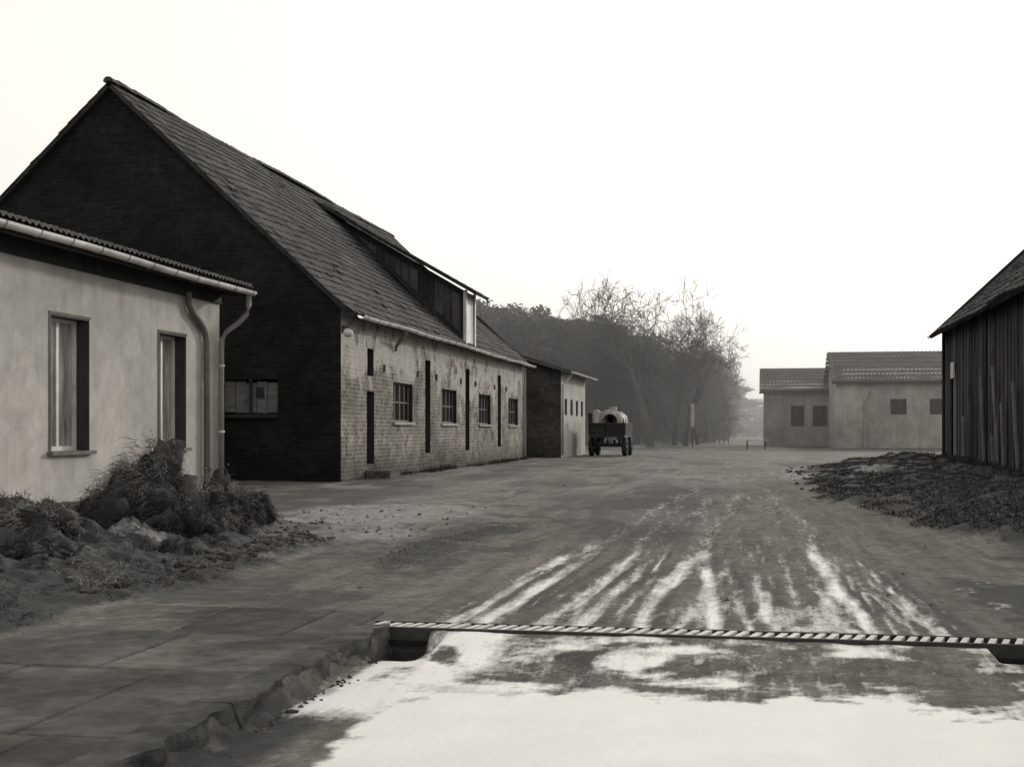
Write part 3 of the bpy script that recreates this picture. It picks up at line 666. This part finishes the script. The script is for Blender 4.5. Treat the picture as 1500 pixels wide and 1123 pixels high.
def mound(cx,cy,R,H,n,mat=M['hay'],lump=5):
    """tumbled heap of dead stalks over an earthy core"""
    par=empty('dry_shrub',(cx,cy,0))
    px=[];py=[];pz=[];D=[];L=[];core=MB(); z0=gh(cx,cy)*.5
    for k in range(lump):
        lx=cx+random.gauss(0,R*.42); ly=cy+random.gauss(0,R*.42); h=H*random.uniform(.65,1)*(1-.3*min(1,math.hypot(lx-cx,ly-cy)/R)); rr=R*random.uniform(.38,.6)
        rock(core,(lx,ly,z0+h*.30),(rr*.8,rr*.8,h*.5),k*3.3+cx,3,0,.8)
        m_=n//lump; u=rng.normal(0,1,(m_,3)); u[:,2]=np.abs(u[:,2]); u/=np.linalg.norm(u,axis=1,keepdims=True)
        lob=1+.35*np.sin(u[:,0]*7+k)*np.sin(u[:,1]*6+k*2)*1.0
        p=u*np.array([rr,rr,h*.85])*(rng.uniform(.65,1.0,m_)*lob)[:,None]
        q=np.floor(u*2.5+k); ca=np.sin(q[:,0]*12.9+q[:,1]*78.2+q[:,2]*37.7+cx)*3
        d=np.stack([u[:,0]+.8*np.cos(ca),u[:,1]+.8*np.sin(ca),u[:,2]*.9+.1],1)+rng.normal(0,.4,(m_,3)); d/=np.linalg.norm(d,axis=1,keepdims=True)
        px.append(lx+p[:,0]);py.append(ly+p[:,1]);pz.append(z0+p[:,2]);D.append(d);L.append(rng.uniform(.05,.17,m_)*(H/.7)**.5)
    px=np.concatenate(px);py=np.concatenate(py);pz=np.concatenate(pz);D=np.concatenate(D);L=np.concatenate(L)
    core.obj('core',M['haydark'],par,True)
    blades('stalks',px,py,pz,D,L,np.full(len(px),.003),.6,mat,par,3)
mound(-5.15,10.7,.52,.92,38000,lump=7)
mound(-5.35,10.3,.46,.60,18000,M['haydark'],5)
mound(-4.85,11.3,.34,.62,16000,lump=4)
mound(-4.75,10.6,.34,.44,12000,M['haydark'],4)
mound(-5.0,12.3,.34,.42,12000,M['haydark'],4)
mound(-5.75,13.7,.42,.50,14000,lump=4)
mound(-5.7,9.4,.45,.44,16000,lump=5)
mound(-5.1,8.6,.36,.20,10000,M['haydark'],4)
mound(-6.5,9.9,.55,.50,16000,lump=5)
mound(-4.5,9.4,.28,.20,7000,M['haydark'],3)
mound(-7.2,11.6,.5,.45,10000,M['haydark'],4)

# ---------------------------------------------------------------- trees
def gen_tree(seed,H,levels=5,spread=.75,r0=.2,trunk=.28,min_r=.013,upright=.12,kids=(3,5),extra=3,tl=.5):
    rd=random.Random(seed); V=[];Fc=[]
    def tube(pts,rads,n):
        b=len(V); k=len(pts)
        for i,p in enumerate(pts):
            d=(pts[min(i+1,k-1)]-pts[max(i-1,0)]).normalized(); a=d.orthogonal().normalized(); e=d.cross(a)
            for j in range(n):
                t=2*math.pi*j/n; V.append(tuple(p+rads[i]*(math.cos(t)*a+math.sin(t)*e)))
        for i in range(k-1):
            for j in range(n): Fc.append((b+i*n+j,b+i*n+(j+1)%n,b+(i+1)*n+(j+1)%n,b+(i+1)*n+j))
    def br(p,d,L,r,lv):
        n=[5,5,4,3,2,2][min(lv,5)]; pts=[p];rads=[r]; dd=d.copy(); q=p.copy()
        for i in range(n):
            w=.10+.10*lv
            dd=(dd+Vector((rd.gauss(0,w),rd.gauss(0,w),rd.gauss(0,w)+upright*(lv>0)))).normalized(); q=q+dd*(L/n); pts.append(q.copy()); rads.append(max(min_r,r*(1-.62*(i+1)/n)))
        tube(pts,rads,[8,6,4,3,3,3][min(lv,5)])
        if lv>=levels: return
        nk=rd.randint(*kids)+(extra if lv==0 else 0)
        for c in range(nk):
            t=rd.uniform(trunk if lv==0 else .2,1) if c>1 else rd.uniform(.75,1); f=t*n; i=min(int(f),n-1); s=pts[i].lerp(pts[i+1],f-i); base=(pts[i+1]-pts[i]).normalized()
            ax=Vector((rd.gauss(0,1),rd.gauss(0,1),rd.gauss(0,1))); ax=(ax-ax.project(base)).normalized()
            nd=(base+ax*spread*rd.uniform(.6,1.3)).normalized()
            br(s,nd,L*rd.uniform(.5,.78)*(1 if lv else .8),max(min_r,rads[i]*rd.uniform(.45,.65)),lv+1)
    br(Vector((0,0,-.2)),Vector((rd.gauss(0,.04),rd.gauss(0,.04),1)).normalized(),H*tl,r0,0)
    z=max(v[2] for v in V); s=H/z
    V=[(v[0]*s,v[1]*s,v[2]*s) for v in V]
    m=bpy.data.meshes.new('bare_tree_mesh'); m.from_pydata(V,[],Fc); m.materials.append(M['bark']); return m
bare=[gen_tree(s,10,5,.62,.26,.38,.014,.10,(3,4),3,.55) for s in (3,14,25)]
fine=[gen_tree(s,10,5,.65,.16,.12,.018,.2,(4,5)) for s in (31,41,57)]
def place(name,me,x,y,h,rot,parent=None,w=1):
    o=bpy.data.objects.new(name,me); s=h/10; o.scale=(s*w,s*w,s); o.location=(x,y,gh(x,y)-.05); o.rotation_euler=(0,0,rot); link(o); 
    if parent: o.parent=parent
    return o
place('bare_tree',bare[0],-6.4,85,12.0,.5,None,1.0); place('bare_tree',bare[1],-11.9,95,12.8,2.0,None,.6); place('bare_tree',bare[2],-4.5,91,9.6,4.0,None,.9)
place('bare_tree',bare[1],-3.9,98,8.0,5.0,None,.8); place('bare_tree',bare[0],-5.6,97,10.8,3.3,None,.9)
def gen_pine(seed,H=10,w=.22,zlo=.12,cl=38,ts=.12):
    r=np.random.default_rng(seed); mb=MB(); mb.tube([(0,0,-.5),(0,0,H*.85)],[.2,.06],6)
    V=list(mb.v);Fc=list(mb.f);R=[.3]*len(Fc)
    for c in range(cl):
        z=H*(zlo+(.95-zlo)*r.random()); a0=(z/H-.45)/.62; rad=H*w*(1-a0**2)**.5 if abs(a0)<1 else .1
        th=r.uniform(0,6.28); rr=rad*r.random()**.5; cx,cy=rr*np.cos(th),rr*np.sin(th); cs=r.uniform(.5,.95); tone=r.random()
        for k in range(90):
            d=r.normal(0,1,3); d/=np.linalg.norm(d); p=np.array([cx,cy,z])+d*cs*r.random()**.4*np.array([1,1,.6]); a=r.normal(0,ts,3); b=r.normal(0,ts,3); bb=len(V)
            V+= [tuple(p+a),tuple(p+b),tuple(p-a)]; Fc.append((bb,bb+1,bb+2)); R.append(tone*.7+.3*r.random())
    m=bpy.data.meshes.new('pine_mesh'); m.from_pydata(V,[],Fc); at=m.attributes.new('rnd','FLOAT','FACE'); at.data.foreach_set('value',R); return m
pines=[gen_pine(s,10,.24,.1,48,.11) for s in(1,2,3,4)]
for p in pines: p.materials.append(M['pine'])
brush=[gen_pine(s,10,.3,.02,40,.10) for s in(7,8,9)]
for p in brush: p.materials.append(M['brush'])
fo=empty('distant_forest',(0,0,0))
rd=random.Random(5)
for i in range(300):
    x=rd.uniform(-75,-13.5); y=rd.uniform(100,165); h=rd.uniform(10.4,12.9)*(1 if x<-22 else .97)
    place('pine_tree',pines[i%4],x,y,h,rd.random()*6,fo,1.25)
for i in range(60):
    x=rd.uniform(-17,-8); y=rd.uniform(104,150); place('pine_tree',pines[i%4],x,y,rd.uniform(9.4,11.4)*(1 if x<-12 else .93),rd.random()*6,fo,1.1)
for i in range(150):
    y=rd.uniform(96,240); x=rd.uniform(-17,-3.2) if y>105 else rd.uniform(-14,-5.5); h=rd.uniform(7.6,9.8)*(1 if y<140 else 1.15)
    place('leafless_tree',fine[i%3],x,y,h,rd.random()*6,fo,1.0)
for i in range(130):
    y=rd.uniform(102,225); x=rd.uniform(-17,-3.4); place('undergrowth',brush[i%3],x,y,rd.uniform(3,7.6),rd.random()*6,fo,1.2)
for i in range(150):
    x=rd.uniform(-30,140); place('far_tree',brush[i%3],x,rd.uniform(240,340),rd.uniform(6,10),rd.random()*6,fo,1.8)

# ---------------------------------------------------------------- farm trailer with tank
tr_=empty('farm_trailer',(-5.8,53,0)); cx=-5.75
mb=MB(); mb.box(cx-.72,cx+.72,52.4,55.6,.78,.88); mb.box(cx-.5,cx-.4,52.3,56.0,.66,.78); mb.box(cx+.4,cx+.5,52.3,56.0,.66,.78)
for yy in(53.0,55.1): mb.box(cx-.66,cx+.66,yy-.05,yy+.05,.38,.5); mb.box(cx-.3,cx-.2,yy-.04,yy+.04,.5,.66); mb.box(cx+.2,cx+.3,yy-.04,yy+.04,.5,.66)
mb.tube([(cx,55.6,.6),(cx,57.2,.5)],.04,6); mb.obj('chassis',M['irondk'],tr_)
mb=MB()
for k in range(3):
    z=.885+k*.16; mb.box(cx-.74,cx+.74,52.38,52.42,z,z+.15); mb.box(cx-.76,cx-.72,52.43,55.6,z,z+.15); mb.box(cx+.72,cx+.76,52.43,55.6,z,z+.15); mb.box(cx-.71,cx+.71,55.58,55.62,z,z+.15)
for xx in(cx-.7,cx-.02,cx+.66): mb.box(xx,xx+.05,52.34,52.375,.7,1.45)
mb.box(cx-.78,cx-.62,52.6,52.9,1.37,1.75); mb.box(cx-.55,cx-.4,52.5,52.8,.5,.78)
mb.obj('side_boards',M['darkwood'],tr_)
for xx in(cx-.68,cx+.68):
    for yy in(53.0,55.1):
        w=MB()
        prof=[(.10,.2),(.11,.30),(.085,.36),(.04,.385),(-.04,.385),(-.085,.36),(-.11,.30),(-.10,.2)]
        n=20
        for i in range(n):
            a=2*math.pi*i/n;b_=2*math.pi*(i+1)/n
            for (p0,r0),(p1,r1) in zip(prof,prof[1:]):
                w.poly([(xx+p0,yy+r0*math.cos(a),.385+r0*math.sin(a)),(xx+p0,yy+r0*math.cos(b_),.385+r0*math.sin(b_)),(xx+p1,yy+r1*math.cos(b_),.385+r1*math.sin(b_)),(xx+p1,yy+r1*math.cos(a),.385+r1*math.sin(a))])
        w.obj('tyre',M['rubber'],tr_,True); w=MB(); w.tube([(xx-.06,yy,.385),(xx+.06,yy,.385)],.2,14); w.tube([(xx-.1,yy,.385),(xx+.1,yy,.385)],.06,8); w.obj('wheel_hub',M['zincdk'],tr_)
mb=MB(); mb.tube([(cx+.12,52.5,1.42),(cx+.12,52.53,1.42),(cx+.12,52.62,1.42),(cx+.12,55.2,1.42),(cx+.12,55.3,1.42),(cx+.12,55.35,1.42)],[.3,.42,.5,.5,.42,.3],24)
mb.tube([(cx+.12,53.6,1.88),(cx+.12,53.6,2.02)],.17,14); mb.tube([(cx-.45,52.75,1.35),(cx-.45,52.75,1.78),(cx-.45,52.75,1.9)],[.2,.2,.08],14)
mb.obj('tank',M['tank'],tr_,True)
mb=MB()
for yy in(53.0,54.0,54.8):
    mb.tube([(cx+.12+.508*math.cos(a*math.pi/10),yy,1.42+.508*math.sin(a*math.pi/10)) for a in range(11)],.022,6)
mb.obj('tank_straps',M['irondk'],tr_)

sg=empty('signboard',(-3.7,84,0)); mb=MB(); mb.box(-3.80,-3.56,84,84.05,1.3,2.8); mb.obj('board',M['paleboard'],sg); mb=MB(); mb.box(-3.71,-3.65,84.06,84.12,0,2.8); mb.obj('post',M['darkwood'],sg)
bn=empty('wooden_bench',(-.2,75,0)); mb=MB(); x0=-.35
for k in range(3): mb.box(x0,x0+1.3,74.6+k*.14,74.72+k*.14,.48,.53)
mb.obj('seat',M['paleboard'],bn); mb=MB(); mb.box(x0+.1,x0+.18,74.62,74.98,0,.48); mb.box(x0+1.1,x0+1.18,74.62,74.98,0,.48); mb.obj('legs',M['darkwood'],bn)
fe=empty('fence',(-3,100,0)); mb=MB()
for i in range(5): mb.box(-3.2+i*.35,-3.12+i*.35,104,104.08,0,1.3)
mb.box(-3.3,-1.7,104.09,104.13,.4,.5); mb.box(-3.3,-1.7,104.09,104.13,1.0,1.1); mb.obj('rails',M['sillwood'],fe)

# ---------------------------------------------------------------- haze (real scattering air beyond the yard)
bm=bmesh.new(); bmesh.ops.create_cube(bm,size=1)
for v in bm.verts: v.co=Vector((v.co.x*900,58+(v.co.y+.5)*560,-4+(v.co.z+.5)*44))
hm=bpy.data.meshes.new('haze'); bm.to_mesh(hm); bm.free()
hz=bpy.data.materials.new('haze_air'); hz.use_nodes=True; nt=hz.node_tree; nt.nodes.clear()
out=N(nt,'ShaderNodeOutputMaterial'); vs=N(nt,'ShaderNodeVolumeScatter'); vs.inputs['Density'].default_value=.0031; vs.inputs['Anisotropy'].default_value=.35; vs.inputs['Color'].default_value=(1,1,1,1)
nt.links.new(vs.outputs[0],out.inputs['Volume']); hm.materials.append(hz); link(bpy.data.objects.new('haze',hm))

# ---------------------------------------------------------------- light
el=math.radians(15); az=math.radians(27)
sd=Vector((math.sin(az)*math.cos(el),math.cos(az)*math.cos(el),math.sin(el)))
L=bpy.data.lights.new('sun','SUN'); L.energy=2.3; L.angle=math.radians(4); L.color=(1,.96,.89)
lo=bpy.data.objects.new('sun',L); lo.rotation_euler=sd.to_track_quat('Z','Y').to_euler(); COL.objects.link(lo)
w=bpy.data.worlds.new('World'); sc.world=w; w.use_nodes=True; nt=w.node_tree; bg=nt.nodes['Background']
sk=N(nt,'ShaderNodeTexSky',sky_type='NISHITA'); sk.sun_disc=False; sk.sun_elevation=el; sk.sun_rotation=az; sk.dust_density=3; sk.air_density=1
bw=N(nt,'ShaderNodeRGBToBW'); nt.links.new(sk.outputs[0],bw.inputs[0])
v=math_n(nt,'ADD',math_n(nt,'MULTIPLY',bw.outputs[0],.6),7.0)
tint=N(nt,'ShaderNodeVectorMath',operation='SCALE'); tint.inputs[0].default_value=(1,.965,.895); nt.links.new(v,tint.inputs['Scale'])
nt.links.new(tint.outputs[0],bg.inputs['Color']); bg.inputs['Strength'].default_value=.12

cam=bpy.data.cameras.new('camera'); cam.sensor_width=36; cam.lens=45.6; cam.shift_y=.047; cam.clip_end=3000; cam.clip_start=.05
cobj=bpy.data.objects.new('camera',cam); cobj.location=(0,0,1); cobj.rotation_euler=(math.radians(90),0,math.radians(10.44)); COL.objects.link(cobj); sc.camera=cobj
sc.view_settings.view_transform='Standard'; sc.view_settings.look='None'; sc.view_settings.exposure=0
